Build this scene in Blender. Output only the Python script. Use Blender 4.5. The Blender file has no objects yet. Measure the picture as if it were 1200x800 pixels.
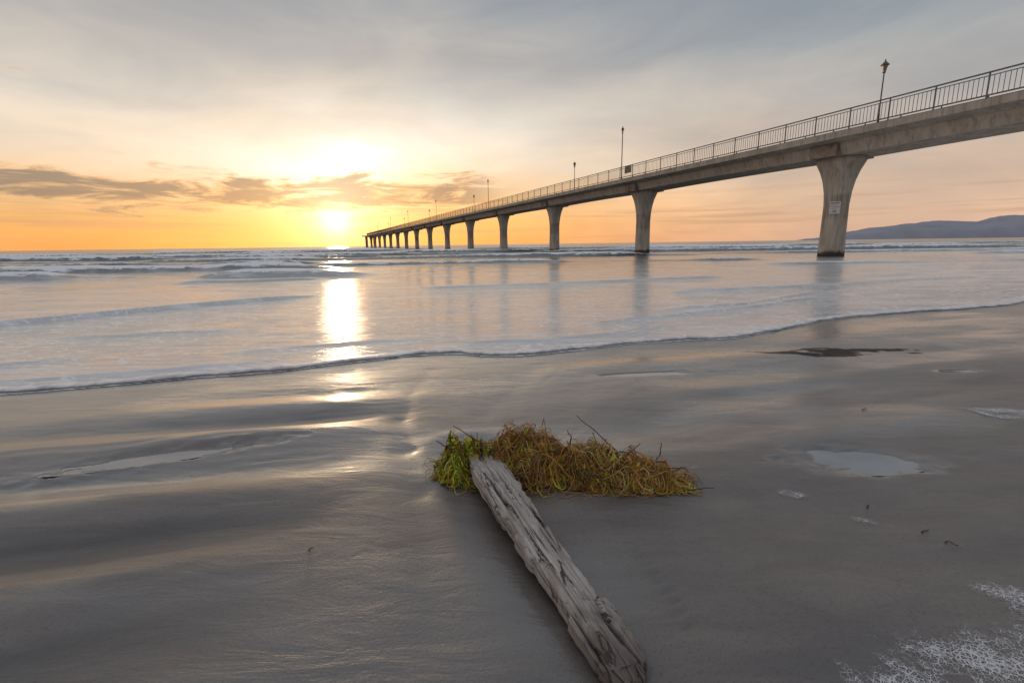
import bpy, math, random
import numpy as np
from mathutils import Vector, Matrix
random.seed(7); rng=np.random.default_rng(11)
S=bpy.context.scene
S.view_settings.view_transform='Standard'; S.view_settings.look='None'; S.view_settings.exposure=0
COL=S.collection
# ---------------------------------------------------------------- noise
def _hash(ix,iy,seed):
    n=(ix.astype(np.int64)*374761393+iy.astype(np.int64)*668265263+seed*1442695041)&0xFFFFFFFF
    n=((n^(n>>13))*1274126177)&0xFFFFFFFF
    n=n^(n>>16)
    return (n&0xFFFFFF)/float(0xFFFFFF)
def vnoise(x,y,seed=0):
    x=np.asarray(x,float); y=np.asarray(y,float)
    ix=np.floor(x); iy=np.floor(y); fx=x-ix; fy=y-iy
    u=fx*fx*fx*(fx*(fx*6-15)+10); v=fy*fy*fy*(fy*(fy*6-15)+10)
    a=_hash(ix,iy,seed); b=_hash(ix+1,iy,seed); c=_hash(ix,iy+1,seed); d=_hash(ix+1,iy+1,seed)
    return (a*(1-u)+b*u)*(1-v)+(c*(1-u)+d*u)*v-0.5
def fbm(x,y,seed=0,o=4):
    s=0;a=1
    for i in range(o):
        s=s+a*vnoise(x*2**i+i*17.3,y*2**i-i*9.1,seed+i); a*=0.5
    return s
def sstep(e0,e1,x):
    t=np.clip((x-e0)/(e1-e0),0,1); return t*t*(3-2*t)
# ---------------------------------------------------------------- mesh helpers
def mesh_obj(name,verts,faces,mat=None,parent=None,smooth=False,**props):
    me=bpy.data.meshes.new(name); me.from_pydata([tuple(v) for v in verts],[],faces); me.update()
    if smooth: me.polygons.foreach_set('use_smooth',[True]*len(me.polygons))
    ob=bpy.data.objects.new(name,me); COL.objects.link(ob)
    if mat: me.materials.append(mat)
    if parent: ob.parent=parent
    for k,v in props.items(): ob[k]=v
    return ob
def grid_obj(name,X,Y,Z,mat,mask=None,attrs=None,**props):
    r,c=X.shape
    co=np.stack([X,Y,Z],-1).reshape(-1,3)
    i=np.arange(r*c).reshape(r,c)
    q=np.stack([i[:-1,:-1],i[:-1,1:],i[1:,1:],i[1:,:-1]],-1).reshape(-1,4)
    if mask is not None:
        m=(mask[:-1,:-1]&mask[:-1,1:]&mask[1:,1:]&mask[1:,:-1]).reshape(-1)
        q=q[m]
    me=bpy.data.meshes.new(name)
    me.vertices.add(len(co)); me.vertices.foreach_set('co',co.ravel())
    me.loops.add(q.size); me.loops.foreach_set('vertex_index',q.ravel())
    me.polygons.add(len(q)); me.polygons.foreach_set('loop_start',np.arange(0,q.size,4))
    me.polygons.foreach_set('use_smooth',np.ones(len(q),bool))
    me.update(calc_edges=True); me.validate()
    for k,a in (attrs or {}).items():
        at=me.attributes.new(k,'FLOAT','POINT'); at.data.foreach_set('value',a.ravel().astype(np.float32))
    me.materials.append(mat)
    ob=bpy.data.objects.new(name,me); COL.objects.link(ob)
    for k,v in props.items(): ob[k]=v
    return ob
# ---------------------------------------------------------------- node helper
class NT:
    def __init__(s,nt): s.nt=nt; s.N=nt.nodes; s.L=nt.links
    def new(s,t,**kw):
        n=s.N.new(t)
        for k,v in kw.items(): setattr(n,k,v)
        return n
    def put(s,sock,v):
        if v is None: return
        if isinstance(v,bpy.types.NodeSocket): s.L.new(v,sock)
        else:
            if isinstance(v,(tuple,list)) and sock.type=='RGBA' and len(v)==3: v=(*v,1)
            sock.default_value=v
    def m(s,op,a,b=None,c=None,clamp=False):
        n=s.new('ShaderNodeMath',operation=op); n.use_clamp=clamp
        s.put(n.inputs[0],a); s.put(n.inputs[1],b)
        if c is not None: s.put(n.inputs[2],c)
        return n.outputs[0]
    def mix(s,f,a,b,mode='MIX'):
        n=s.new('ShaderNodeMix',data_type='RGBA',blend_type=mode); n.clamp_factor=True
        s.put(n.inputs[0],f); s.put(n.inputs[6],a); s.put(n.inputs[7],b); return n.outputs[2]
    def mapr(s,v,a,b,c=0,d=1,t='SMOOTHSTEP'):
        n=s.new('ShaderNodeMapRange',interpolation_type=t)
        for i,x in enumerate([v,a,b,c,d]): s.put(n.inputs[i],x)
        return n.outputs[0]
    def ramp(s,f,stops):
        n=s.new('ShaderNodeValToRGB'); cr=n.color_ramp
        while len(cr.elements)<len(stops): cr.elements.new(0.5)
        for e,(p,c) in zip(cr.elements,stops): e.position=p; e.color=(*c,1)
        s.put(n.inputs[0],f); return n.outputs[0]
    def comb(s,x,y,z=0.0):
        n=s.new('ShaderNodeCombineXYZ')
        for i,v in enumerate((x,y,z)): s.put(n.inputs[i],v)
        return n.outputs[0]
    def mapping(s,v,scale=(1,1,1),rot=(0,0,0),loc=(0,0,0)):
        n=s.new('ShaderNodeMapping'); s.put(n.inputs[0],v)
        n.inputs['Scale'].default_value=scale; n.inputs['Rotation'].default_value=rot; n.inputs['Location'].default_value=loc
        return n.outputs[0]
    def noise(s,v,scale=1,detail=4,rough=.5,dist=0):
        n=s.new('ShaderNodeTexNoise'); s.put(n.inputs['Vector'],v); n.inputs['Scale'].default_value=scale
        n.inputs['Detail'].default_value=detail; n.inputs['Roughness'].default_value=rough; n.inputs['Distortion'].default_value=dist
        return n.outputs['Fac']
    def voro(s,v,scale=1,feature='F1',rand=1):
        n=s.new('ShaderNodeTexVoronoi',feature=feature); s.put(n.inputs['Vector'],v); n.inputs['Scale'].default_value=scale
        n.inputs['Randomness'].default_value=rand
        return n.outputs['Distance']
    def attr(s,name,out='Fac'):
        n=s.new('ShaderNodeAttribute',attribute_name=name); return n.outputs[out]
    def bump(s,h,strength=.5,dist=.01,normal=None):
        n=s.new('ShaderNodeBump'); s.put(n.inputs['Height'],h); n.inputs['Strength'].default_value=strength
        n.inputs['Distance'].default_value=dist
        if normal is not None: s.put(n.inputs['Normal'],normal)
        return n.outputs[0]
def material(name):
    m=bpy.data.materials.new(name); m.use_nodes=True
    t=NT(m.node_tree); b=m.node_tree.nodes['Principled BSDF']
    return m,t,b
def objco(t): return t.new('ShaderNodeTexCoord').outputs['Object']
def simple(name,col,rough=.6,metal=0,var=.25,scale=8,bump=0.0,bscale=40):
    m,t,b=material(name); c=objco(t)
    n=t.noise(c,scale,4,.6)
    f=t.mapr(n,.3,.7,1-var,1+var,'LINEAR')
    cc=t.new('ShaderNodeVectorMath',operation='SCALE'); cc.inputs[0].default_value=col; t.L.new(f,cc.inputs['Scale'])
    t.put(b.inputs['Base Color'],cc.outputs[0]); b.inputs['Roughness'].default_value=rough; b.inputs['Metallic'].default_value=metal
    if bump: t.put(b.inputs['Normal'],t.bump(t.noise(c,bscale,3,.6),bump,.01))
    return m
# ---------------------------------------------------------------- sun / world
SAZ=math.radians(-19.33); SEL=math.radians(2.79)
SUN=Vector((math.sin(SAZ)*math.cos(SEL),math.cos(SAZ)*math.cos(SEL),math.sin(SEL)))
W=bpy.data.worlds.new("World"); S.world=W; W.use_nodes=True
w=NT(W.node_tree); bg=W.node_tree.nodes['Background']
g=w.new('ShaderNodeTexCoord').outputs['Generated']
nv=w.new('ShaderNodeVectorMath',operation='NORMALIZE'); w.L.new(g,nv.inputs[0]); D=nv.outputs[0]
sp=w.new('ShaderNodeSeparateXYZ'); w.L.new(D,sp.inputs[0]); dx,dy,dz=sp.outputs
deg=57.29578
el=w.m('MULTIPLY',w.m('ARCSINE',dz),deg)
az=w.m('MULTIPLY',w.m('ARCTAN2',dx,dy),deg)
n0=w.noise(w.comb(w.m('MULTIPLY',az,.045),w.m('MULTIPLY',el,.12)),1,4,.5,.4)
elw=w.m('ADD',el,w.m('MULTIPLY',w.m('SUBTRACT',n0,.5),7))
elu=w.m('DIVIDE',w.mix(w.mapr(el,2,9),el,elw),40)
elu=w.m('MAXIMUM',elu,0)
warm=w.ramp(elu,[(0,(.87,.37,.11)),(.06,(.92,.44,.14)),(.13,(.88,.53,.26)),(.21,(.79,.61,.45)),(.33,(.65,.57,.485)),(.46,(.43,.41,.395)),(.60,(.33,.345,.365)),(1,(.40,.42,.46))])
cool=w.ramp(elu,[(0,(.66,.43,.32)),(.08,(.69,.47,.345)),(.2,(.58,.45,.37)),(.32,(.43,.40,.38)),(.46,(.275,.305,.34)),(.60,(.225,.27,.32)),(1,(.36,.40,.46))])
base=w.mix(w.mapr(az,-8,42),warm,cool)
back=w.mapr(w.m('ABSOLUTE',az),65,130)
base=w.mix(back,base,(.37,.37,.41))
st=w.noise(w.comb(w.m('MULTIPLY',az,.045),w.m('MULTIPLY',el,.15),3.1),1,5,.55,.5)
base=w.mix(1.0,base,w.ramp(w.mapr(st,.3,.7,0,1,'LINEAR'),[(0,(.80,.83,.89)),(1,(1.20,1.16,1.10))]),'MULTIPLY')
def gauss(v,c,s):
    t_=w.m('DIVIDE',w.m('SUBTRACT',v,c),s); return w.m('EXPONENT',w.m('MULTIPLY',w.m('MULTIPLY',t_,t_),-1))
def addc(cur,f,col):
    sc=w.new('ShaderNodeVectorMath',operation='SCALE'); sc.inputs[0].default_value=col; w.L.new(f,sc.inputs['Scale'])
    ad=w.new('ShaderNodeVectorMath',operation='ADD'); w.L.new(cur,ad.inputs[0]); w.L.new(sc.outputs[0],ad.inputs[1]); return ad.outputs[0]
patn=w.mapr(n0,.36,.60)
pat=w.m('MULTIPLY',w.m('MULTIPLY',gauss(az,-18.5,10),gauss(el,9.0,3.2)),w.m('ADD',w.m('MULTIPLY',patn,.4),.42))
base=addc(base,pat,(.22,.33,.42))
pat2=w.m('MULTIPLY',w.m('MULTIPLY',gauss(az,-15,24),gauss(el,11.5,5)),w.m('ADD',w.m('MULTIPLY',patn,.3),.12))
base=addc(base,pat2,(.38,.42,.42))
dt=w.new('ShaderNodeVectorMath',operation='DOT_PRODUCT'); w.L.new(D,dt.inputs[0]); dt.inputs[1].default_value=SUN
ang=w.m('MULTIPLY',w.m('ARCCOSINE',w.m('MINIMUM',dt.outputs['Value'],1.0)),deg)
g1=gauss(ang,0,1.5); g2=w.m('EXPONENT',w.m('DIVIDE',ang,-3.6)); g3=w.m('EXPONENT',w.m('DIVIDE',ang,-10))
base=addc(base,g2,(.45,.54,.38)); base=addc(base,g3,(.08,.08,.06))
# cloud bank: broken wisps
cc=w.m('ADD',w.m('MULTIPLY',az,.014),5.75)
band=gauss(el,cc,2.0)
cn=w.noise(w.comb(w.m('MULTIPLY',az,.15),w.m('MULTIPLY',el,.85),4.2),1,7,.66,.6)
cm=w.m('ADD',cn,w.m('MULTIPLY',band,.33))
cm0=w.m('MULTIPLY',w.mapr(cm,.64,.78),w.m('MULTIPLY',w.mapr(az,2,-7),w.mapr(az,-80,-55)))
core_=w.mapr(cm,.71,.86)
ccol=w.mix(core_,(.72,.42,.21),(.20,.15,.14))
base=w.mix(w.m('MULTIPLY',cm0,.88),base,ccol)
cn3=w.noise(w.comb(w.m('MULTIPLY',az,.06),w.m('MULTIPLY',el,1.6),12),1,4,.6,.2)
base=w.mix(w.m('MULTIPLY',w.m('MULTIPLY',w.mapr(cn3,.50,.66),gauss(el,2.8,2.4)),.5),base,(.50,.29,.19))
veil=w.m('MULTIPLY',gauss(az,-19.0,4.8),gauss(el,5.2,3.6))
base=addc(base,veil,(.16,.20,.16))
g1=w.m('MULTIPLY',g1,w.m('SUBTRACT',1,w.m('MULTIPLY',cm0,.5)))
base=addc(base,g1,(.50,.45,.52))
sky=w.new('ShaderNodeTexSky',sky_type='NISHITA'); sky.sun_disc=False; sky.sun_elevation=SEL; sky.sun_rotation=SAZ
sks=w.new('ShaderNodeVectorMath',operation='SCALE'); w.L.new(sky.outputs[0],sks.inputs[0]); sks.inputs['Scale'].default_value=.02
ad=w.new('ShaderNodeVectorMath',operation='ADD'); w.L.new(base,ad.inputs[0]); w.L.new(sks.outputs[0],ad.inputs[1])
w.L.new(ad.outputs[0],bg.inputs[0]); bg.inputs[1].default_value=1.0
sl=bpy.data.lights.new("sun",'SUN'); sl.energy=.17; sl.color=(1,.70,.42); sl.angle=math.radians(1.8)
so=bpy.data.objects.new("sun",sl); COL.objects.link(so); so.rotation_euler=(-SUN).to_track_quat('-Z','Y').to_euler()
# ---------------------------------------------------------------- terrain functions
SX=[-4000,-300,-60,-20,-8,-5,-3.395,-2.05,-1.4,-.892,-.451,-.2,.1,.78,1.2,2.09,2.734,3.6,4.81,6.035,7.05,9.9,15,30,100,300,4000]
SY=[-900,-60,-8,-.8,1.9,2.7,3.083,3.51,3.76,4.09,4.16,4.02,4.0,4.30,4.47,4.645,5.02,5.6,6.08,6.42,6.8,8.6,12.0,20,48,110,1100]
def shore(x):
    s=0
    for o in (-.08,-.04,0,.04,.08): s=s+np.interp(x+o,SX,SY)
    return s/5+.06*fbm(x*2.2,x*0+2.2,5,3)
PUD=[(-1.60,2.0,.36,.055,.36),(1.43,1.89,.22,.095,0.0),(.95,3.3,.30,.04,.1),(3.1,3.27,.10,.035,0)]
def ridge(x,y):
    wob=.20*fbm(x*.8+4,y*.9,21,2)
    ph=((y-.15*x+wob)/.54+.10)%1.0
    prof=np.where(ph<.56,sstep(0,.56,ph),1-sstep(.56,1,ph))
    left=sstep(-.30,-1.45,x-.10*(y-2))
    am=.70+.8*(vnoise(x*.75+9,y*1.6,31)+.5)
    return prof,left*sstep(.45,1.6,shore(x)-y)*am,ph
def sand_raw(x,y):
    d=shore(x)-y
    z=np.where(d>0,.024*(1-np.exp(-np.maximum(d,0)*.6)),np.maximum(.03*d,-3.0))
    far=np.exp(-np.maximum(np.hypot(x,y-2)-5,0)/4)
    nr=sstep(.12,.9,d)
    prof,ra,ph=ridge(x,y)
    z=z+ra*(prof-.5)*.042*far
    rp=np.sin((y-.22*x+.10*fbm(x*1.5,y*2,55,3))*2*np.pi/.085)
    z=z+ra*far*.0011*rp*sstep(0,.3,fbm(x*1.1+5,y*2.3,56,3)+.1)
    right=sstep(-.1,.9,x)
    rph=(y-.30*x+.35*fbm(x*.5,y*.6,43,2))/.75
    z=z+nr*right*far*(.036*fbm(x*.6,y*1.9-.5*x,41,2)+.009*np.sin(rph*6.283)*(vnoise(x*.6,y*.6,47)+.6))
    z=z+nr*far*.0036*fbm(x*2.2,y*5,51,4)
    r_=np.hypot(x+.1,y-1.7)+1e-3; th_=np.arctan2(x+.1,y-1.7)
    fan=np.exp(-((th_+.05)/.85)**2)*sstep(.35,.7,r_)*(1-sstep(1.5,2.3,r_))*sstep(.1,.5,d)
    z=z+fan*.0036*(np.abs(fbm(th_*7+.4*fbm(x*2,y*2,58,2),r_*.9,57,3))*2-.6)
    t=np.clip(((y-.9)/1.1),0,1); lx=.22-.40*t
    dd=np.hypot(x-lx,np.where(y<.85,y-.85,np.where(y>2,y-2,0)))
    z=z-.024*np.exp(-(dd/.13)**2)+.006*np.exp(-((dd-.24)/.07)**2)
    for (ax,ay,bx,by,wd,dp) in [(-.60,3.5,-.64,2.9,.07,.004),(-.64,2.9,-.60,2.45,.06,.006),(-.60,2.45,-.48,2.05,.05,.008),(-.48,2.05,-.34,1.66,.06,.009),(-.34,1.66,-.2,1.0,.08,.006),(.2,3.6,-.15,2.5,.09,.006),(.55,3.4,.25,2.3,.09,.005)]:
        ex,ey=bx-ax,by-ay; tt=np.clip(((x-ax)*ex+(y-ay)*ey)/(ex*ex+ey*ey),0,1)
        q=np.hypot(x-ax-ex*tt,y-ay-ey*tt)+.03*fbm(x*4,y*3,44,2); z=z-dp*np.exp(-(q/wd)**2)
    for k in range(10):
        px=.355+.006*k+.004*math.sin(k*2.1); py=1.33-.038*k
        z=z-.0075*np.exp(-(((x-px)/.022)**4+((y-py-.3*(x-px))/.011)**2))
    return z
RG=1.45
PZ=[]
for i_,(cx,cy,rx,ry,ro) in enumerate(PUD):
    a=np.linspace(0,2*np.pi,64); k_=1.2 if i_==0 else RG; lx=k_*rx*np.cos(a); ly=k_*ry*np.sin(a)
    X=cx+lx*math.cos(ro)-ly*math.sin(ro); Y=cy+lx*math.sin(ro)+ly*math.cos(ro)
    v=sand_raw(X,Y); PZ.append(float(np.percentile(v,35))-.001 if i_==0 else float(v.min())-.002)
def pudq(x,y,P):
    cx,cy,rx,ry,ro=P
    u=(x-cx)*math.cos(ro)+(y-cy)*math.sin(ro); v=-(x-cx)*math.sin(ro)+(y-cy)*math.cos(ro)
    return np.hypot(u/rx,v/ry)+.60*fbm(x*9,y*18,77,4)
def sand(x,y):
    z=sand_raw(x,y)
    for i_,(P,pz) in enumerate(zip(PUD,PZ)):
        q=pudq(x,y,P)
        if i_==0:
            mk=1-sstep(.9,1.9,q); z=z*(1-mk)+np.where(q<1.0,pz-.005,pz+.0015)*mk
        else:
            mk=1-sstep(.55,1.5,q); z=z*(1-mk)+(pz-.010)*mk
    return z
def spread(lo,hi,step,far_lo,far_hi,gr=1.06):
    a=list(np.arange(lo,hi,step)); s=step; p=a[-1]; up=[]
    while p<far_hi: s*=gr; p+=s; up.append(p)
    s=step; p=lo; dn=[]
    while p>far_lo: s*=gr; p-=s; dn.append(p)
    return np.array(dn[::-1]+a+up)
gx=spread(-2.6,3.4,.011,-9000,9000); gy=spread(.6,4.3,.010,-400,12000,1.045)
X,Y=np.meshgrid(gx,gy); Z=sand(X,Y)
wet=1-sstep(.2,3.0,(shore(X)-Y)+.5*fbm(X*.8,Y*1.5,88,3))
hol=sstep(.50,.95,fbm(X*.7+3,Y*1.9-.3*X,171,4)+.58)
film=hol.copy()
for P in PUD: film=np.maximum(film,1-sstep(1.1,2.1,pudq(X,Y,P)))
u_=(X-2.55); v_=(Y-3.90-.06*u_)
qd=np.hypot(u_/.72,v_/.19)+1.1*fbm(X*4.5,Y*9,66,5)
dark=1-sstep(.62,.80,qd)
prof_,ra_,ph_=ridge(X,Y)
trough_shade_streaks=np.clip(ra_,0,1)*sstep(.60,.15,prof_+.35*fbm(X*1.4,Y*6,91,4))  # shade of the ridge troughs painted into the sand colour
trough_shade_streaks=np.maximum(trough_shade_streaks,.8*sstep(.12,.45,fbm(X*.9+2,Y*3.2-.9*X,93,4))*sstep(-.2,1.0,X))  # plus random dark streaks on the right side
sm,t,b=material("wet_sand")
c=objco(t)
wt=t.attr('wet'); fl=t.attr('film')
n1=t.noise(t.mapping(c,(1,2.2,1)),1.3,5,.6,.6)
n2=t.noise(c,130,3,.75)
n3=t.noise(t.mapping(c,(1.2,4,1),(0,0,.15)),2.5,5,.6,.8)
colr=t.ramp(t.m('ADD',t.m('MULTIPLY',n1,.6),t.m('MULTIPLY',n3,.4)),[(.32,(.102,.088,.079)),(.5,(.150,.129,.114)),(.68,(.205,.174,.150))])
colr=t.mix(t.m('MULTIPLY',t.mapr(n2,.50,.70),.55),colr,(.045,.04,.038))
colr=t.mix(t.m('MULTIPLY',wt,.25),colr,(.13,.104,.086))
colr=t.mix(t.m('MULTIPLY',fl,.35),colr,(.05,.045,.043))
colr=t.mix(t.m('MULTIPLY',t.attr('trough_shade_streaks'),.80),colr,(.038,.036,.038))
dk=t.attr('dark')
colr=t.mix(t.m('MULTIPLY',dk,.94),colr,(.012,.010,.010))
t.put(b.inputs['Base Color'],colr)
rg=t.m('ADD',t.mapr(wt,0,1,.46,.40,'LINEAR'),t.m('MULTIPLY',t.m('SUBTRACT',n1,.5),.30))
rg=t.m('SUBTRACT',rg,t.m('MULTIPLY',fl,.14))
t.put(b.inputs['Roughness'],t.m('MAXIMUM',rg,.24)); b.inputs['IOR'].default_value=1.55
t.put(b.inputs['Specular IOR Level'],t.mapr(dk,0,1,.5,.05,'LINEAR'))
cw=t.m('MULTIPLY',t.m('MULTIPLY',t.m('ADD',t.m('MULTIPLY',t.mapr(wt,.0,.9),.8),t.m('ADD',t.m('MULTIPLY',fl,.6),.25)),t.m('SUBTRACT',1,dk)),1,clamp=True)
t.put(b.inputs['Coat Weight'],cw); t.put(b.inputs['Coat Roughness'],t.m('SUBTRACT',.34,t.m('MULTIPLY',fl,.14))); b.inputs['Coat IOR'].default_value=1.8
bb=t.bump(t.m('ADD',n2,t.m('MULTIPLY',n3,4.0)),.7,.0030)
t.put(b.inputs['Normal'],bb)
t.put(b.inputs['Coat Normal'],t.bump(n3,.6,.008))
grid_obj("sand",X,Y,Z,sm,attrs={'wet':wet,'dark':dark,'film':film,'trough_shade_streaks':trough_shade_streaks},kind="structure",label="wet grey beach sand with smooth tidal ridges")
# ---------------------------------------------------------------- water
wr=np.concatenate([np.geomspace(1.6,90,600),np.geomspace(90,11000,110)[1:]])
ws=np.concatenate([np.linspace(-4,-1.45,24)[:-1],np.linspace(-1.45,1.45,520),np.linspace(1.45,4,24)[1:]])
Yw,Sw=np.meshgrid(wr,ws,indexing='ij'); Xw=Sw*(Yw+2.5)
d=Yw-shore(Xw)
zw=.004*fbm(Xw*1.2,Yw*3,61,3)*sstep(.1,1.5,d)
zw+=.035*fbm(Xw*.35,Yw*1.1,62,3)*sstep(3,14,d)*np.exp(-Yw/400)
zw+=.10*fbm(Xw*.08,Yw*.3,63,3)*sstep(25,60,d)*np.exp(-Yw/900)
foam=np.zeros_like(zw)
BR=[(17.0,.08,-60,-4,.22,.32),(21,.05,-70,-7,.26,.4),(19,.03,9,60,.08,.25),(24.5,.03,-12,14,.14,.3),(27,.05,-90,-8,.34,.4),(30,-.02,26,90,.16,.35),(35,.02,-40,16,.26,.45),(40,.02,-150,-6,.42,.5),(37,0,12,60,.16,.4),(48,.01,-60,150,.34,.55),(60,.01,-200,60,.45,.7),(70,0,10,200,.35,.8),(80,0,-200,120,.5,1.0),(110,0,-400,400,.5,1.3),(150,0,-500,500,.5,1.8),(220,0,-700,700,.55,2.5)]
for i,(y0,sl_,xa,xb,h,wd) in enumerate(BR):
    yc=y0+sl_*Xw+2.4*(y0/30)*vnoise(Xw/(y0*.45),0*Xw+i*3.3,70+i)+.25*fbm(Xw*.9,0*Xw+i,90+i,3)
    env=sstep(xa,xa+.15*y0,Xw)*(1-sstep(xb-.15*y0,xb,Xw))*np.clip(.40+1.5*(vnoise(Xw/(y0*.16),0*Xw+i*7.7,80+i)+.30),0.12,1.15)
    q=Yw-yc
    zz=h*env*np.exp(-(np.where(q<0,q/wd,q/(wd*3)))**2)
    zw+=zz
    foam+=env*np.exp(-(np.where(q<0,(q+wd*.15)/(wd*.7),(q)/(wd*.5)))**2)*1.0
    foam+=.20*env*np.where(q<0,np.exp(q/(wd*4)),0)*(vnoise(Xw*.6,Yw*.8,130+i)+.6)
def wavelet(xs,ys,h,wd,fo):
    global zw,foam
    yc=np.interp(Xw,xs,ys)+.12*fbm(Xw*1.1,0*Xw+h*99,95,3)
    env=sstep(xs[0]-.3,xs[0]+.5,Xw)*(1-sstep(xs[-1]-1,xs[-1],Xw))
    q=Yw-yc
    zw+=h*env*np.exp(-(np.where(q<0,q/wd,q/(wd*5)))**2); foam+=fo*env*np.exp(-((q-wd)/(wd*2))**2)
wavelet([-9,-6.4,-5.3,-3.4],[4.3,5.98,7.5,9.6],.055,.08,.4)
wavelet([-4,-3,-2.2,-1.6],[3.2,3.5,3.75,4.2],.014,.03,.5)
wavelet([-2.6,-1.8,-1,-.4],[4.2,4.5,4.7,5.0],.010,.035,.6)
wavelet([-8,-5,-3.4],[3.0,3.5,4.2],.016,.035,.5)
wavelet([-.6,.3,1.2,2.2],[4.5,4.6,5.0,5.5],.014,.025,.6)
wavelet([-5,-3.6,-2.6],[5.0,5.3,5.5],.018,.05,.5)
wavelet([1,3,4.5,6],[5.6,6.6,7.6,8.2],.018,.04,.6)
wavelet([2,3.5,5,7],[6.6,7.2,8.3,9.4],.022,.05,.6)
wavelet([3,5,8,12],[9,9.6,10.6,12],.035,.12,.6)
wavelet([-2,1,3,6],[10.5,11.2,12.0,13],.035,.12,.5)
wavelet([-9,-7,-5],[13.0,13.4,14.2],.06,.15,.6)
wavelet([9,12,16],[12,14,17],.05,.2,.5)
zw=zw+.004
wm,t,b=material("sea_water")
c=objco(t); fo=t.attr('foam'); dd=t.attr('depth')
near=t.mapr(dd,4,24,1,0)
fn=t.noise(t.mapping(c,(.6,1.8,1),(0,0,.2)),1.6,6,.65,1.2)
wav=t.noise(t.mapping(c,(.35,1.7,1),(0,0,.25)),1.1,5,.6,1.0)
lacev=t.voro(t.mapping(c,(.8,2.2,1),(0,0,.2)),5.5,'DISTANCE_TO_EDGE')
fmask=t.mapr(t.m('ADD',fo,t.m('MULTIPLY',t.m('SUBTRACT',fn,.5),2.2)),.45,.9)
streak=t.m('MULTIPLY',t.mapr(wav,.47,.64),t.mapr(dd,0,3,.45,.6,'LINEAR'))
lace=t.m('MULTIPLY',t.mapr(lacev,.12,.02),t.mapr(fn,.42,.56))
lace=t.m('MULTIPLY',lace,t.mapr(dd,10,3,0,.9,'LINEAR'))
streak=t.m('MULTIPLY',t.m('MAXIMUM',streak,lace),t.mapr(dd,26,9,0.0,1,'LINEAR'))
fm=t.m('MAXIMUM',fmask,streak)
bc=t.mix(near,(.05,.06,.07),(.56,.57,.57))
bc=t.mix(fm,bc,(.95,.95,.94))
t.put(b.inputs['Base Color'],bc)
t.put(b.inputs['Roughness'],t.m('ADD',t.mapr(dd,0,60,.055,.22,'LINEAR'),t.m('MULTIPLY',fm,.20)))
b.inputs['IOR'].default_value=1.8
hgt=t.m('ADD',t.noise(t.mapping(c,(1,3.6,1),(0,0,.12)),2.8,5,.66,.8),t.m('MULTIPLY',t.noise(t.mapping(c,(.3,1.6,1)),.8,3,.6,.5),2.0))
hgt=t.m('ADD',hgt,t.m('MULTIPLY',t.noise(t.mapping(c,(.8,3.4,1),(0,0,.3)),11,3,.6,.4),.34))
t.put(b.inputs['Normal'],t.bump(hgt,.26,.06))
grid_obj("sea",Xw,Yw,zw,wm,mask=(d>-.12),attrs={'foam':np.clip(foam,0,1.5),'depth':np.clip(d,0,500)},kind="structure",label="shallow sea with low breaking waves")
# foam lip along the swash edge
fmm,t,b=material("sea_foam")
c=objco(t)
vv=t.voro(c,60,'F1')
fc=t.mix(t.mapr(t.noise(c,9,4,.7),.42,.62),(.92,.90,.89),(.62,.60,.60))
fc=t.mix(t.attr('lip'),fc,(.03,.026,.026))  # shadow line at the foot of the front edge, painted into the foam colour
t.put(b.inputs['Base Color'],fc)
b.inputs['Roughness'].default_value=.35
t.put(b.inputs['Normal'],t.bump(vv,.6,.006))
xs=np.linspace(-9,9.9,2400)
ys=shore(xs)
tx=np.gradient(xs); ty=np.gradient(ys); ln=np.hypot(tx,ty); nx=-ty/ln; ny=tx/ln
wd=.034+.028*(fbm(xs*4,xs*0,101,3)+.3)+.02*sstep(0,6,np.abs(xs))
hh=.021+.009*fbm(xs*6,xs*0+4,103,3)
prof=[(-1.35,-.5),(-1.15,.08),(-1.0,.45),(-.75,.85),(-.3,1.0),(.4,.8),(1.2,.5),(2.2,.25),(3.2,-.4)]
lip_shade=[1,1,.5,0,0,0,0,0,0]
PX=[];PY=[];PZz=[];LP=[]
for (o,hz),lv in zip(prof,lip_shade):
    ox=wd*o+.016*fbm(xs*16,xs*0+(o if abs(o)<.5 else -.9),104,3)*(1 if abs(o)<2 else .3)
    PX.append(xs+nx*ox); PY.append(ys+ny*ox); PZz.append(hh*hz+.0035+.0012*fbm(xs*40,xs*0+o*3,107,2)); LP.append(xs*0+lv)
grid_obj("swash_foam",np.array(PX),np.array(PY),np.array(PZz),fmm,attrs={'lip':np.array(LP)},kind="stuff",label="thin white foam lip along the swash edge")
# puddles
pm,t,b=material("puddle_water"); c=objco(t)
t.put(b.inputs['Base Color'],t.mix(t.mapr(t.noise(c,4,3,.5),.35,.65),(.20,.185,.175),(.28,.265,.25))); b.inputs['Roughness'].default_value=.03; b.inputs['IOR'].default_value=2.7
t.put(b.inputs['Normal'],t.bump(t.noise(t.mapping(c,(1,2.5,1)),6,2),.06,.006))
for i_,((cx,cy,rx,ry,ro),pz) in enumerate(zip(PUD,PZ)):
    n=48; k_=1.15 if i_==0 else RG-.03; vs=[(0,0,0)]+[(k_*rx*math.cos(a),k_*ry*math.sin(a),0) for a in np.linspace(0,2*math.pi,n,endpoint=False)]
    o=mesh_obj("puddle",vs,[(0,i+1,(i+1)%n+1) for i in range(n)],pm,kind="structure",label="shallow puddle left in the wet sand")
    o.location=(cx,cy,pz); o.rotation_euler=(0,0,ro)
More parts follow.
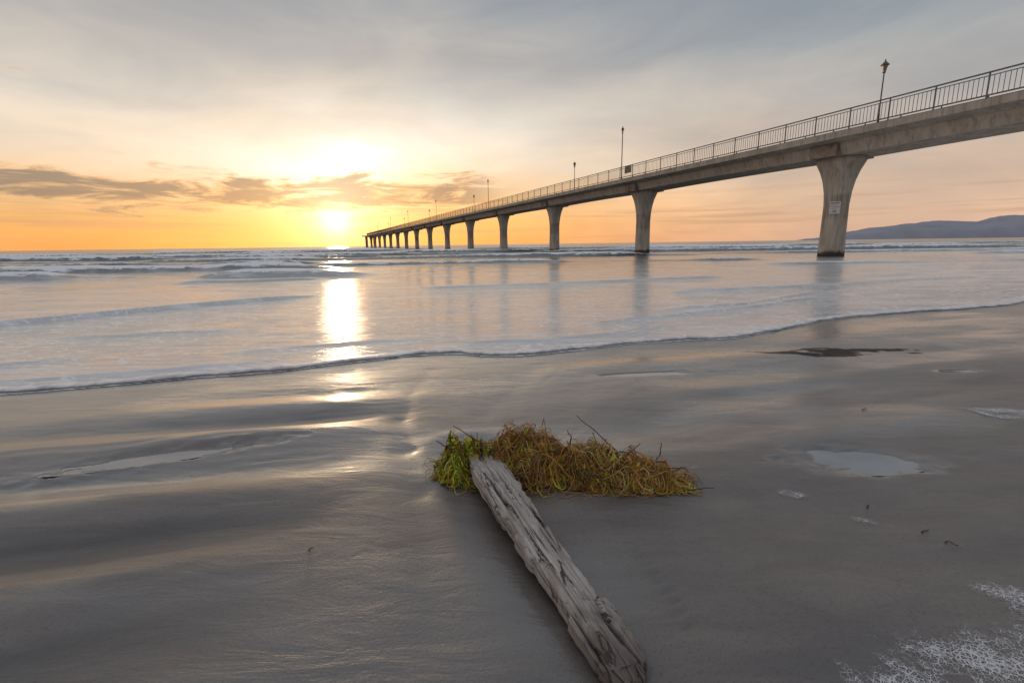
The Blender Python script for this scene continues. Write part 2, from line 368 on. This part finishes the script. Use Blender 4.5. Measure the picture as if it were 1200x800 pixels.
# lacy foam patches on sand
lm,t,b=material("lace_foam"); c=objco(t)
cv=t.attr('cover')
dn=t.new('ShaderNodeTexNoise'); t.L.new(c,dn.inputs['Vector']); dn.inputs['Scale'].default_value=14; dn.inputs['Detail'].default_value=2
wv=t.new('ShaderNodeVectorMath',operation='MULTIPLY_ADD'); t.L.new(dn.outputs['Color'],wv.inputs[0]); wv.inputs[1].default_value=(.02,.02,0); t.L.new(c,wv.inputs[2])
v1=t.voro(wv.outputs[0],85,'DISTANCE_TO_EDGE'); v2=t.voro(wv.outputs[0],180,'DISTANCE_TO_EDGE')
cvn=t.m('ADD',cv,t.m('MULTIPLY',t.m('SUBTRACT',t.noise(c,7,6,.72),.5),2.7))
thr=t.mapr(cvn,.15,1.2,-.03,.20,'LINEAR')
l1=t.mapr(t.m('SUBTRACT',thr,v1),0,.07); l2=t.mapr(t.m('SUBTRACT',thr,v2),0,.08,0,.75)
al=t.m('MAXIMUM',l1,l2)
al=t.m('MULTIPLY',t.m('MULTIPLY',al,t.m('GREATER_THAN',cv,.02)),.86)
t.put(b.inputs['Alpha'],al); b.inputs['Base Color'].default_value=(.72,.72,.73,1); b.inputs['Roughness'].default_value=.4
def polydist(px,py,poly):
    inside=np.zeros(px.shape,bool); dist=np.full(px.shape,9.)
    n=len(poly)
    for i in range(n):
        ax,ay=poly[i]; bx,by=poly[(i+1)%n]
        cond=((ay>py)!=(by>py))&(px<(bx-ax)*(py-ay)/((by-ay) if by!=ay else 1e-9)+ax); inside^=cond
        ex,ey=bx-ax,by-ay; tt=np.clip(((px-ax)*ex+(py-ay)*ey)/(ex*ex+ey*ey),0,1)
        dist=np.minimum(dist,np.hypot(px-ax-ex*tt,py-ay-ey*tt))
    return np.where(inside,dist,-dist)
def foam_patch(poly,fade,base_c,label):
    xs_=[p[0] for p in poly]; ys_=[p[1] for p in poly]
    FX,FY=np.meshgrid(np.arange(min(xs_)-.03,max(xs_)+.03,.01),np.arange(min(ys_)-.03,max(ys_)+.03,.01))
    pd=polydist(FX,FY,poly)+.045*fbm(FX*8,FY*8,120,4)
    cov=np.clip(base_c*sstep(0,fade,pd),0,1)
    grid_obj("foam_patch",FX,FY,sand(FX,FY)+.004,lm,mask=pd>-.01,attrs={'cover':cov},kind="stuff",label=label)
foam_patch([(.66,.95),(.74,.93),(.80,1.0),(.87,1.07),(.95,1.03),(1.03,1.0),(1.10,1.05),(1.18,1.17),(1.32,1.15),(1.5,1.22),(1.9,.9),(1.5,.5),(.9,.5),(.62,.78)],.12,.76,"lacy white foam drying on the sand")
foam_patch([(.64,1.83),(.78,1.87),(.84,1.77),(.69,1.73)],.07,.50,"small scrap of white foam")
foam_patch([(.82,1.70),(1.05,1.66),(1.15,1.55),(1.0,1.52)],.08,.48,"small scrap of white foam")
foam_patch([(.98,1.54),(1.18,1.49),(1.33,1.35),(1.13,1.34)],.09,.50,"small scrap of white foam")
foam_patch([(2.36,2.50),(2.8,2.48),(2.9,2.26),(2.45,2.28)],.05,.74,"patch of bubbly foam on wet sand")
# ---------------------------------------------------------------- pier
cm_,t,b=material("weathered_concrete"); c=objco(t); geo=t.new('ShaderNodeNewGeometry').outputs['Position']
spz=t.new('ShaderNodeSeparateXYZ'); t.L.new(geo,spz.inputs[0]); zz=spz.outputs[2]
n=t.noise(t.mapping(c,(1,1,.35)),1.6,6,.65); n2=t.noise(t.mapping(c,(3,3,.25)),2,4,.6)
cc_=t.ramp(n,[(.3,(.38,.31,.24)),(.55,(.55,.47,.375)),(.75,(.66,.58,.475))])
cc_=t.mix(t.m('MULTIPLY',t.mapr(n2,.48,.68),.5),cc_,(.24,.165,.115))
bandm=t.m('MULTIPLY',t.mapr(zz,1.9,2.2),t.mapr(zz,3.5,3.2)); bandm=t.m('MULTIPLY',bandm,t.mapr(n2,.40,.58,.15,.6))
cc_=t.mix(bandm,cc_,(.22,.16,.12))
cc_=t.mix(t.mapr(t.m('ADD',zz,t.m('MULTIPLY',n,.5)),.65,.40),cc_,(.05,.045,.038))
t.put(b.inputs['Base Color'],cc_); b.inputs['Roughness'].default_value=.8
t.put(b.inputs['Normal'],t.bump(t.noise(c,9,4,.65),.3,.03))
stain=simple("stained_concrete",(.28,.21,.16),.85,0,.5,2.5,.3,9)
railm=simple("dark_painted_steel",(.14,.15,.16),.45,.1,.3,4)
polem=simple("bronze_painted_steel",(.13,.10,.075),.5,.1,.3,4)
PHI=math.atan2(.397,1); P1=Vector((29.37-.397*28,28,0))
pier=bpy.data.objects.new("pier",None); COL.objects.link(pier); pier.location=P1; pier.rotation_euler=(0,0,PHI)
pier["label"]="long concrete pier on flared columns reaching out to sea"; pier["category"]="pier"
PM=Matrix.Translation(P1)@Matrix.Rotation(PHI,4,'Z')
SP=17.47; NP=14; Y0=-42; Y1=SP*14+1
def loft_y(name,sec,ys,mat):
    vs=[];fs=[];n=len(sec(0))
    for y in ys: vs+= [(x,y,z) for x,z in sec(y)]
    for i in range(len(ys)-1):
        for j in range(n): fs.append((i*n+j,i*n+(j+1)%n,(i+1)*n+(j+1)%n,(i+1)*n+j))
    fs.append(tuple(range(n))[::-1]); fs.append(tuple((len(ys)-1)*n+j for j in range(n)))
    return mesh_obj(name,vs,fs,mat,pier)
def boxes(name,bl,mat,parent):
    vs=[];fs=[]
    for (x0,x1,y0,y1,z0,z1) in bl:
        k=len(vs); vs+=[(x0,y0,z0),(x1,y0,z0),(x1,y1,z0),(x0,y1,z0),(x0,y0,z1),(x1,y0,z1),(x1,y1,z1),(x0,y1,z1)]
        fs+=[(k,k+3,k+2,k+1),(k+4,k+5,k+6,k+7),(k,k+1,k+5,k+4),(k+1,k+2,k+6,k+5),(k+2,k+3,k+7,k+6),(k+3,k,k+4,k+7)]
    return mesh_obj(name,vs,fs,mat,parent)
yy=np.arange(Y0,Y1+.1,SP/12)
DT=6.22
loft_y("deck",lambda y:[(-2.05,DT-.2),(-1.35,DT-.34),(1.35,DT-.34),(2.05,DT-.2),(2.05,DT+.10),(1.85,DT+.10),(1.85,DT),(-1.85,DT),(-1.85,DT+.10),(-2.05,DT+.10)][::-1],[Y0,Y1],cm_)
def gs(y):
    u=abs(((y+SP/2)%SP)-SP/2)/(SP/2); dp=5.34-.07*(1-u)**2
    return [(-1.15,dp),(1.15,dp),(1.35,DT-.345),(-1.35,DT-.345)]
loft_y("girder",gs,list(yy),cm_)
for k in range(-2,NP+1):
    yk=k*SP
    prof=[(-2.5,.68,.58),(0,.63,.57),(1.5,.585,.55),(2.8,.575,.53),(3.5,.63,.57),(4.1,.75,.64),(4.6,.93,.73),(4.95,1.11,.84),(5.12,1.20,.88),(5.255,1.20,.88)]
    vs=[];fs=[];n=20
    for (z,l,tr) in prof:
        for j in range(n):
            a=2*math.pi*(j+.5)/n; ca,sa=math.cos(a),math.sin(a); e=.72
            vs.append((tr*abs(ca)**e*math.copysign(1,ca),yk+l*abs(sa)**e*math.copysign(1,sa),z))
    for i in range(len(prof)-1):
        for j in range(n): fs.append((i*n+j,i*n+(j+1)%n,(i+1)*n+(j+1)%n,(i+1)*n+j))
    fs.append(tuple((len(prof)-1)*n+j for j in range(n)))
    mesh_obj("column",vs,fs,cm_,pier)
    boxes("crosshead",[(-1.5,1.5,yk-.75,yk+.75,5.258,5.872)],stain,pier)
for sx in (-1,1):
    bl=[]; x=sx*1.95
    top=DT+1.13
    bl.append((x-.035,x+.035,Y0,Y1,top-.05,top)); bl.append((x-.018,x+.018,Y0,Y1,DT+.22,DT+.255)); bl.append((x-.018,x+.018,Y0,Y1,top-.17,top-.14))
    y=Y0+.5;i=0
    while y<Y1:
        if i%11==0: bl.append((x-.025,x+.025,y-.022,y+.022,DT+.103,top-.052))
        else: bl.append((x-.009,x+.009,y-.009,y+.009,DT+.257,top-.172))
        y+=.165;i+=1
    boxes("railing",bl,railm,pier)
boxes("end_platform",[(-4,4,Y1+.01,Y1+5,DT-.5,DT),(-3.9,-3.8,Y1+.1,Y1+4.9,DT+.9,DT+1.0),(3.8,3.9,Y1+.1,Y1+4.9,DT+.9,DT+1.0),(-2.6,-1.4,Y1+2,Y1+3.2,-2.5,DT-.503),(1.4,2.6,Y1+2,Y1+3.2,-2.5,DT-.503),(-3.9,3.9,Y1+4.8,Y1+4.9,DT+.9,DT+1.0)],cm_,pier)
# ---------------------------------------------------------------- lamps
glass=simple("frosted_glass",(.22,.18,.14),.3,0,.1)
def lathe(prof,n=12,vs=None,fs=None):
    vs=[] if vs is None else vs; fs=[] if fs is None else fs; k=len(vs)
    for (r,z) in prof:
        for j in range(n): vs.append((r*math.cos(2*math.pi*j/n),r*math.sin(2*math.pi*j/n),z))
    for i in range(len(prof)-1):
        for j in range(n): fs.append((k+i*n+j,k+i*n+(j+1)%n,k+(i+1)*n+(j+1)%n,k+(i+1)*n+j))
    return vs,fs
def make_lamp(H,label,tall):
    e=bpy.data.objects.new("street_lamp",None); COL.objects.link(e)
    r=.032 if not tall else .042
    v,f=lathe([(0,0),(.07,0),(.07,.06),(.055,.10),(.045,.5),(.042,.58),(r,.64),(r*.85,H-.62),(.07,H-.60),(.07,H-.57),(0,H-.57)],10)
    parts=[mesh_obj("pole",v,f,polem,e)]
    s=.85 if not tall else .7
    v,f=lathe([(0,H-.565),(.07*s,H-.565),(.15*s,H-.28),(0,H-.28)],6); parts.append(mesh_obj("lantern_glass",v,f,glass,e))
    v,f=lathe([(0,H-.277),(.21*s,H-.275),(.20*s,H-.24),(.07*s,H-.12),(.03,H-.10),(.035,H-.06),(.01,H),(0,H)],6); parts.append(mesh_obj("lantern_cap",v,f,polem,e))
    e["label"]=label; e["category"]="street lamp"; e["group"]="lamps along the pier railing"
    return e,parts
def copy_lamp(e,parts,y,x=-1.6):
    ne=e.copy(); COL.objects.link(ne); ne.location=PM@Vector((x,y,DT)); ne.rotation_euler=(0,0,PHI)
    for p in parts:
        q=p.copy(); q.parent=ne; COL.objects.link(q)
    return ne
e1,p1=make_lamp(3.0,"short dark lantern lamp post on the pier deck",False); e1.location=PM@Vector((-1.6,-2.72,DT)); e1.rotation_euler=(0,0,PHI)
for y in (27.2,62,97,132,166.7,201.6): copy_lamp(e1,p1,y)
e2,p2=make_lamp(4.6,"tall slim dark lamp post on the pier deck",True); e2.location=PM@Vector((-1.6,18.7,DT)); e2.rotation_euler=(0,0,PHI)
for y in (54.6,90,125.6,161,197,231): copy_lamp(e2,p2,y)
# signs
wp=simple("white_sign_paint",(.68,.65,.60),.5,0,.18,5); rp=simple("faded_red_sign_paint",(.48,.14,.10),.5,0,.2); kp=simple("faded_grey_lettering",(.34,.32,.30),.6,0,.3)
sg=bpy.data.objects.new("warning_sign",None); COL.objects.link(sg)
nl=Vector((-.86,-.51,0)).normalized()
sg.location=PM@(Vector((0,0,2.32))+nl*.62); wn=(Matrix.Rotation(PHI,3,'Z')@nl); sg.rotation_euler=(0,0,math.atan2(wn.x,-wn.y))
sg["label"]="weathered white warning notice with faded red band on pier column"; sg["category"]="sign"
def sb(x0,x1,z0,z1,y0=-.03,y1=0): return (x0,x1,y0,y1,z0,z1)
boxes("board",[sb(-.26,.26,0,.66)],wp,sg)
boxes("red_band",[sb(-.20,.20,.54,.60,-.034,-.031)],rp,sg)
boxes("lettering",[sb(-.20,.17,.44,.465,-.034,-.031),sb(-.18,.20,.36,.385,-.034,-.031),sb(-.17,.12,.28,.30,-.034,-.031),sb(-.09,.09,.08,.18,-.034,-.031)],kp,sg)
s2=bpy.data.objects.new("notice_board",None); COL.objects.link(s2); s2.location=PM@Vector((-2.0,17.1,6.72)); s2.rotation_euler=(0,0,PHI-math.pi/2)
s2["label"]="small brown notice board fixed to the pier railing"; s2["category"]="sign"
boxes("board",[(-.45,.45,-.05,-.02,0,.55)],stain,s2)
# ---------------------------------------------------------------- hills
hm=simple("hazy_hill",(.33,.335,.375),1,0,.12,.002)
HR,HYc=np.meshgrid(np.linspace(.5,1.9,260),np.linspace(7500,11500,30)); HT=(HYc-7500)/4000; HX=HR*HYc
prof=np.interp(HR,[.575,.63,.69,.80,.87,.94,.98,1.04,1.3,1.9],[0,45,150,285,310,290,370,395,420,380])
HZ=prof*np.sin(np.pi*np.clip(HT*.9+.05,0,1))**.7*(1+.16*fbm(HX/900,HYc/900,140,4))+18*fbm(HX/250,HYc/250,141,3)*(prof>12)
HZ=np.where(HT<.02,-5,HZ); HZ=np.where(prof<2,-5,HZ)
grid_obj("hills",HX,HYc,HZ,hm,kind="structure",label="low hazy hills across the bay")
# ---------------------------------------------------------------- driftwood
dm,t,b=material("weathered_driftwood"); uv=t.comb(t.attr('ll'),t.attr('aa'),0.0)
g1_=t.noise(t.mapping(uv,(3.5,100,1)),1,7,.75,.3); g2_=t.noise(t.mapping(uv,(5.0,16,1)),1,6,.68,.8)
cr=t.mapr(t.noise(t.mapping(uv,(2.2,62,1),loc=(3,1,0)),1,5,.66,.3),.425,.375)
fk=t.mapr(t.noise(t.mapping(uv,(9,30,1),loc=(1,7,0)),1,5,.7,1.2),.40,.355)
bc=t.ramp(g1_,[(.30,(.21,.175,.15)),(.45,(.43,.38,.335)),(.58,(.62,.565,.51)),(.72,(.78,.73,.67))])
bc=t.mix(t.m('MULTIPLY',t.mapr(g2_,.48,.66),.5),bc,(.25,.18,.135))
bc=t.mix(t.m('MULTIPLY',t.m('MAXIMUM',cr,fk),.9),bc,(.035,.026,.02))
bc=t.mix(t.m('MULTIPLY',t.attr('dent'),.95),bc,(.015,.012,.010))
bc=t.mix(t.mapr(t.m('ADD',t.attr('ll'),t.m('MULTIPLY',t.m('SUBTRACT',g2_,.5),.6)),.26,.02,0,.75),bc,(.085,.058,.042))
lowb=t.mapr(t.attr('hz'),.024,.004,0,1)  # wood colour gets darker towards the bottom
bc=t.mix(t.m('MULTIPLY',lowb,.7),bc,(.05,.04,.035))
t.put(b.inputs['Base Color'],bc); b.inputs['Roughness'].default_value=.75
t.put(b.inputs['Normal'],t.bump(t.m('SUBTRACT',t.m('ADD',g1_,t.m('MULTIPLY',g2_,.5)),t.m('MULTIPLY',t.m('MAXIMUM',cr,fk),.8)),.9,.008))
A=np.array([.240,.845]); B=np.array([-.205,2.01]); nL=560; nA=280
tl=np.linspace(0,1,nL); aa=np.linspace(0,2*np.pi,nA)
T,AA=np.meshgrid(tl,aa,indexing='ij')
dirv=(B-A)/np.linalg.norm(B-A); per=np.array([dirv[1],-dirv[0]])
ca,sa=np.cos(AA),np.sin(AA)
stepR=.016*np.round(1.9*fbm(T*6,T*0+5,161,2))+.009*fbm(T*40,T*0+2,162,3)
stepL=.010*np.round(1.9*fbm(T*5,T*0+9,163,2))+.007*fbm(T*36,T*0+4,164,3)
sm_=lambda a:np.apply_along_axis(lambda v:np.convolve(np.pad(v,2,'edge'),np.ones(5)/5,'valid'),0,a)
stepR=sm_(stepR); stepL=sm_(stepL)
hbR=np.interp(T,[0,.01,.03,.10,.3,.6,.76,.82,.88,.94,1],[.028,.042,.050,.055,.062,.074,.082,.074,.050,.026,.004])
hbL=np.interp(T,[0,.01,.03,.10,.3,.6,.80,.90,.97,1],[.028,.042,.050,.053,.060,.068,.068,.060,.046,.028])
hwR=hbR+stepR*np.clip(T*30,0,1); hwL=hbL+stepL*np.clip(T*30,0,1)
ht=np.interp(T,[0,.02,.06,.3,.7,.93,1],[.010,.018,.022,.025,.028,.022,.008])
sg1=lambda v,p:np.sign(v)*np.abs(v)**p
exn=sg1(ca,.34); ez=sg1(sa,.26)
lat=(hwR-hwL)/2+(hwR+hwL)/2*exn
top=(sa>0)
crk=fbm(T*.9+2,lat*34,155,2)
crack=np.clip(.035-np.abs(crk+.02),0,.035)/.035*top*sstep(-.15,.10,fbm(T*4,lat*30,159,2))
plate=np.round(2.2*fbm(T*2.2,lat*14,158,2))*.0055
plate=sm_(plate)
rough_=.0026*fbm(T*18,lat*130,152,4)+.0022*fbm(T*4,lat*60,151,3)
lz=ht*ez+np.where(top,rough_+plate-.020*crack-.005*np.abs(exn)**8,0)
endz=.026*fbm(exn*5+0*T,ez*2,156,3)*(T<.02)+.07*fbm(exn*6,ez*2,157,3)*np.clip((T-.88)*8,0,1)
cx=A[0]+(B[0]-A[0])*T+per[0]*lat+dirv[0]*endz
cy=A[1]+(B[1]-A[1])*T+per[1]*lat+dirv[1]*endz
axz=.018+.055*T
cz=axz+lz-.12*lat
def capring(k,dirs):
    C0=(cx[k].mean(),cy[k].mean(),cz[k].mean()); out=[]
    for s_ in dirs: out.append((C0[0]+(cx[k]-C0[0])*s_,C0[1]+(cy[k]-C0[1])*s_,C0[2]+(cz[k]-C0[2])*s_))
    return out
c0=capring(0,(0,.4,.75)); c1=capring(-1,(.75,.4,0))
st_=lambda i,arr:np.vstack([q[i][None] for q in c0]+[arr]+[q[i][None] for q in c1])
cx,cy,cz=st_(0,cx),st_(1,cy),st_(2,cz)
pad=lambda a:np.vstack([a[:1]]*3+[a]+[a[-1:]]*3)
TT=pad(T); TT[:3]-=np.array([[.03],[.02],[.01]])
grid_obj("driftwood",cx,cy,cz,dm,attrs={'ll':TT*1.3,'aa':pad(lat+ez*.04),'hz':cz,'dent':pad(crack)},label="weathered grey driftwood plank half sunk in sand",category="driftwood")
# ---------------------------------------------------------------- seaweed heap
vm,t,b=material("dried_weed"); ca_=t.attr('Col','Color'); t.put(b.inputs['Base Color'],ca_); b.inputs['Roughness'].default_value=.5
tr=t.new('ShaderNodeBsdfTranslucent'); t.L.new(ca_,tr.inputs[0]); mx=t.new('ShaderNodeMixShader'); mx.inputs[0].default_value=.4
t.L.new(b.outputs[0],mx.inputs[1]); t.L.new(tr.outputs[0],mx.inputs[2]); t.L.new(mx.outputs[0],t.nt.nodes['Material Output'].inputs[0])
HPX=[-.29,-.23,-.12,0,.12,.25,.38,.50,.60]
HPY=[1.84,1.83,1.86,1.85,1.82,1.78,1.75,1.71,1.67]
HPH=[.055,.085,.070,.080,.095,.070,.072,.050,.018]
HPW=[.09,.14,.14,.15,.16,.15,.13,.10,.06]
def mound(x,y):
    c0=np.interp(x,HPX,HPY); h=np.interp(x,HPX,HPH); wdt=np.interp(x,HPX,HPW)
    q=np.clip(1-((y-c0)/wdt)**2,0,1)
    e=sstep(-.32,-.24,x)*(1-sstep(.55,.65,x))
    return h*e*q**.60*np.clip(1+1.5*fbm(x*19,y*21,160,3),.2,1.9)
def strands(name,N,xr,length,rad,palette,flat,parent,label=None,hmul=(.55,1.12),seg=18,fly=.05,curl=.5,wig=.009,jit=.25,gain=1):
    x=rng.uniform(xr[0],xr[1],N); c0=np.interp(x,HPX,HPY); wdt=np.interp(x,HPX,HPW)
    y=c0+wdt*rng.uniform(-1,1,N)*.95
    th=rng.uniform(0,2*np.pi,N); th=np.where(rng.random(N)<.45,rng.normal(0,.6,N),th)
    L=length*rng.uniform(.3,1.6,N); hm_=rng.uniform(hmul[0],hmul[1],N)
    stray=1.02+.45*rng.random(N)**4
    k=rng.normal(0,curl,N); dk_=rng.normal(0,.05,N); lift=np.where(rng.random(N)<fly,rng.uniform(.01,.05,N),0); P=[]; ph=rng.uniform(0,6,N); fq=rng.uniform(6,20,N); wa=wig*rng.uniform(.4,1.6,N)
    hz=None
    for i in range(seg):
        u=i/(seg-1)
        tgt=sand(x,y)+mound(x,y)*hm_
        hz=tgt if hz is None else hz*.6+tgt*.4
        z=np.maximum(hz,sand(x,y))+.003+lift*u*u+wa*(1+np.sin(u*fq+ph))*np.clip(mound(x,y)/.04,0.08,1)
        P.append(np.stack([x,y,z],-1))
        k=k+dk_; th=th+k+rng.normal(0,jit,N); x=x+np.cos(th)*L/seg; y=y+np.sin(th)*L/seg
        x=np.clip(x,-.315-.03*(stray-1)*6,.65+.14*(stray-1.02))
        c0=np.interp(x,HPX,HPY); wd_=np.interp(x,HPX,HPW)*stray
        out=np.abs(y-c0)>wd_; th=np.where(out,th+np.pi*.5*np.sign(rng.random(N)-.5),th); y=np.clip(y,c0-wd_,c0+wd_)
    P=np.array(P)
    P[1:-1]=(P[:-2]+2*P[1:-1]+P[2:])/4
    tan=np.gradient(P,axis=0); tan/=np.linalg.norm(tan,axis=-1,keepdims=True)+1e-9
    up=np.array([0,0,1.]); s1=np.cross(tan,up); s1/=np.linalg.norm(s1,axis=-1,keepdims=True)+1e-6; s2=np.cross(s1,tan)
    r=rad*rng.uniform(.5,1.6,N)[None,:,None]*np.linspace(1,.45,seg)[:,None,None]
    ring=[P+r*s1*flat+0*s2,P-r*s1*flat*.5+r*s2*.87,P-r*s1*flat*.5-r*s2*.87]
    V=np.stack(ring,2)
    co=V.reshape(-1,3); idx=np.arange(seg*N*3).reshape(seg,N,3)
    q=[]
    for j in range(3):
        a_=idx[:-1,:,j];b_=idx[:-1,:,(j+1)%3];c_=idx[1:,:,(j+1)%3];d_=idx[1:,:,j]
        q.append(np.stack([a_,b_,c_,d_],-1).reshape(-1,4))
    q=np.concatenate(q)
    me=bpy.data.meshes.new(name); me.vertices.add(len(co)); me.vertices.foreach_set('co',co.ravel())
    me.loops.add(q.size); me.loops.foreach_set('vertex_index',q.ravel()); me.polygons.add(len(q)); me.polygons.foreach_set('loop_start',np.arange(0,q.size,4)); me.update(calc_edges=True)
    pal=np.array(palette)
    nz=(fbm(P[0,:,0]*9,P[0,:,1]*9,190,2)+.75)/1.5+rng.normal(0,.22,N); ci=np.clip((nz*len(pal)).astype(int),0,len(pal)-1)
    cl=pal[ci]*rng.uniform(.5,1.4,(N,1))*gain
    full=np.ones((seg,N,3,4),np.float32); full[...,:3]=np.clip(cl,0,.95)[None,:,None,:]
    at=me.color_attributes.new('Col','FLOAT_COLOR','POINT'); at.data.foreach_set('color',full.ravel())
    me.materials.append(vm); ob=bpy.data.objects.new(name,me); COL.objects.link(ob)
    if parent: ob.parent=parent
    if label: ob['label']=label
    return ob
heap=bpy.data.objects.new("seaweed_heap",None); COL.objects.link(heap)
heap["label"]="tangled heap of green and straw-coloured seaweed over driftwood"; heap["category"]="seaweed"
MX,MY=np.meshgrid(np.arange(-.34,.70,.008),np.arange(1.5,2.12,.008)); MH=mound(MX,MY)
core=simple("weed_gap_shade",(.045,.028,.013),.7,0,.5,30,.6,60)  # dark mound added under the strands, its colour stands for shade in the gaps
o=grid_obj("weed_shade_core",MX,MY,sand(MX,MY)+MH*.36-.004,core,mask=MH>.004); o.parent=heap
straw=[(.34,.15,.05),(.90,.55,.17),(.45,.20,.06),(.88,.42,.09),(.95,.74,.36),(.50,.23,.07),(.92,.56,.14),(.12,.07,.035),(.82,.46,.12),(.22,.11,.05),(.90,.70,.20)]
green=[(.42,.55,.03),(.75,.78,.05),(.45,.30,.06),(.95,.86,.07),(.25,.36,.03),(.92,.66,.07),(.16,.12,.03),(.62,.70,.05)]
strands("straw_weed",3900,(-.14,.60),.20,.0010,straw,1,heap,hmul=(.3,1.15),curl=.40,fly=.10)
strands("straw_weed",260,(-.12,.60),.30,.0020,straw[:6],1,heap,hmul=(.8,1.3),fly=.4,curl=.25,wig=.016)
strands("straw_weed",350,(-.30,-.10),.18,.0011,straw,1,heap,hmul=(.6,1.3),fly=.25,curl=.4)
strands("green_weed",1500,(-.29,-.10),.09,.0018,green,2.8,heap,"bright yellow-green seaweed",hmul=(.4,1.25),fly=.14,curl=.6)
strands("green_weed",350,(-.14,.45),.12,.0015,[(.95,.86,.07),(.75,.78,.05),(.92,.66,.07)],2.2,heap,"bright yellow-green seaweed",hmul=(.5,1.1),curl=.5)
strands("green_weed",800,(.44,.62),.11,.0015,[(.95,.80,.07),(.92,.60,.06),(.95,.74,.12),(.80,.70,.06),(.60,.28,.06)],2.0,heap,"yellow-orange seaweed",hmul=(.4,1.1),curl=.5)
tm=simple("dark_twig",(.11,.06,.04),.8,0,.3,30)
def twig(name,pts,r,parent=None,**kw):
    P=[Vector(p) for p in pts]; vs=[];fs=[];n=6
    Q=[]
    for i in range(len(P)-1):
        for s_ in range(4):
            Q.append(P[i].lerp(P[i+1],s_/4)+Vector((random.uniform(-1,1),random.uniform(-1,1),random.uniform(-1,1)))*r*.9)
    Q.append(P[-1])
    for i,p in enumerate(Q):
        tn=(Q[min(i+1,len(Q)-1)]-Q[max(i-1,0)]).normalized(); s1=tn.orthogonal().normalized(); s2=tn.cross(s1)
        rr_=r*(1-.6*i/len(Q))
        for j in range(n):
            a=2*math.pi*j/n; vs.append(p+s1*math.cos(a)*rr_+s2*math.sin(a)*rr_)
    for i in range(len(Q)-1):
        for j in range(n): fs.append((i*n+j,i*n+(j+1)%n,(i+1)*n+(j+1)%n,(i+1)*n+j))
    fs.append(tuple(range(n))[::-1]); fs.append(tuple((len(Q)-1)*n+j for j in range(n)))
    return mesh_obj(name,vs,fs,tm,parent,smooth=True,**kw)
TW=[[(.47,1.79,.06),(.38,1.84,.13),(.26,1.88,.23)],[(-.04,1.84,.08),(-.14,1.86,.13),(-.245,1.86,.20)],[(.47,1.72,.06),(.56,1.68,.09),(.62,1.66,.10)],
    [(.1,1.85,.10),(.14,1.83,.14),(.19,1.82,.15)],[(-.2,1.85,.08),(-.12,1.8,.13),(-.02,1.78,.12)],[(.50,1.65,.04),(.62,1.62,.035),(.72,1.60,.05)],[(.3,1.78,.09),(.42,1.76,.125),(.5,1.74,.10)],[(.57,1.7,.05),(.64,1.71,.08),(.67,1.72,.06)],
    [(.0,1.70,.06),(.08,1.66,.09),(.16,1.67,.06)],[(.35,1.70,.08),(.43,1.72,.13),(.49,1.75,.16)],[(-.02,1.9,.09),(-.06,1.88,.13),(-.04,1.86,.16)],[(.2,1.68,.06),(.28,1.64,.09),(.38,1.63,.06)],[(.05,1.78,.11),(.2,1.74,.14),(.34,1.75,.12)],
    [(.52,1.74,.06),(.57,1.76,.11),(.58,1.78,.15)],[(.22,1.84,.08),(.24,1.86,.14),(.22,1.87,.17)],[(-.22,1.84,.08),(-.27,1.82,.13),(-.31,1.83,.15)]]
for p in TW: twig("twig",p,.0034,heap)
for (x,y,l,a) in [(1.27,1.36,.035,.3),(1.30,1.31,.03,-.7),(1.22,1.52,.02,1.0),(-.62,1.3,.02,1.2),(.52,2.05,.03,.2),(1.9,2.5,.04,.4)]:
    z=float(sand(np.array([x]),np.array([y]))[0])+.003
    twig("driftwood_twig",[(x,y,z),(x+l*.5*math.cos(a),y+l*.5*math.sin(a),z+.003),(x+l*math.cos(a),y+l*math.sin(a),z)],.0025,label="small dark twig lying on wet sand",category="twig",group="twigs scattered on the sand")
# ---------------------------------------------------------------- camera
th=.01333; p=math.radians(11.37)
fwd=Vector((0,math.cos(p),-math.sin(p))); up0=Vector((0,math.sin(p),math.cos(p))); r0=Vector((1,0,0))
R=r0*math.cos(th)-up0*math.sin(th); U=r0*math.sin(th)+up0*math.cos(th)
cam=bpy.data.cameras.new("camera"); cam.lens=17.0; cam.sensor_width=36; cam.clip_start=.05; cam.clip_end=30000
co=bpy.data.objects.new("camera",cam); COL.objects.link(co)
M=Matrix((( R.x,U.x,-fwd.x,0),(R.y,U.y,-fwd.y,0),(R.z,U.z,-fwd.z,.92),(0,0,0,1))); co.matrix_world=M
S.camera=co
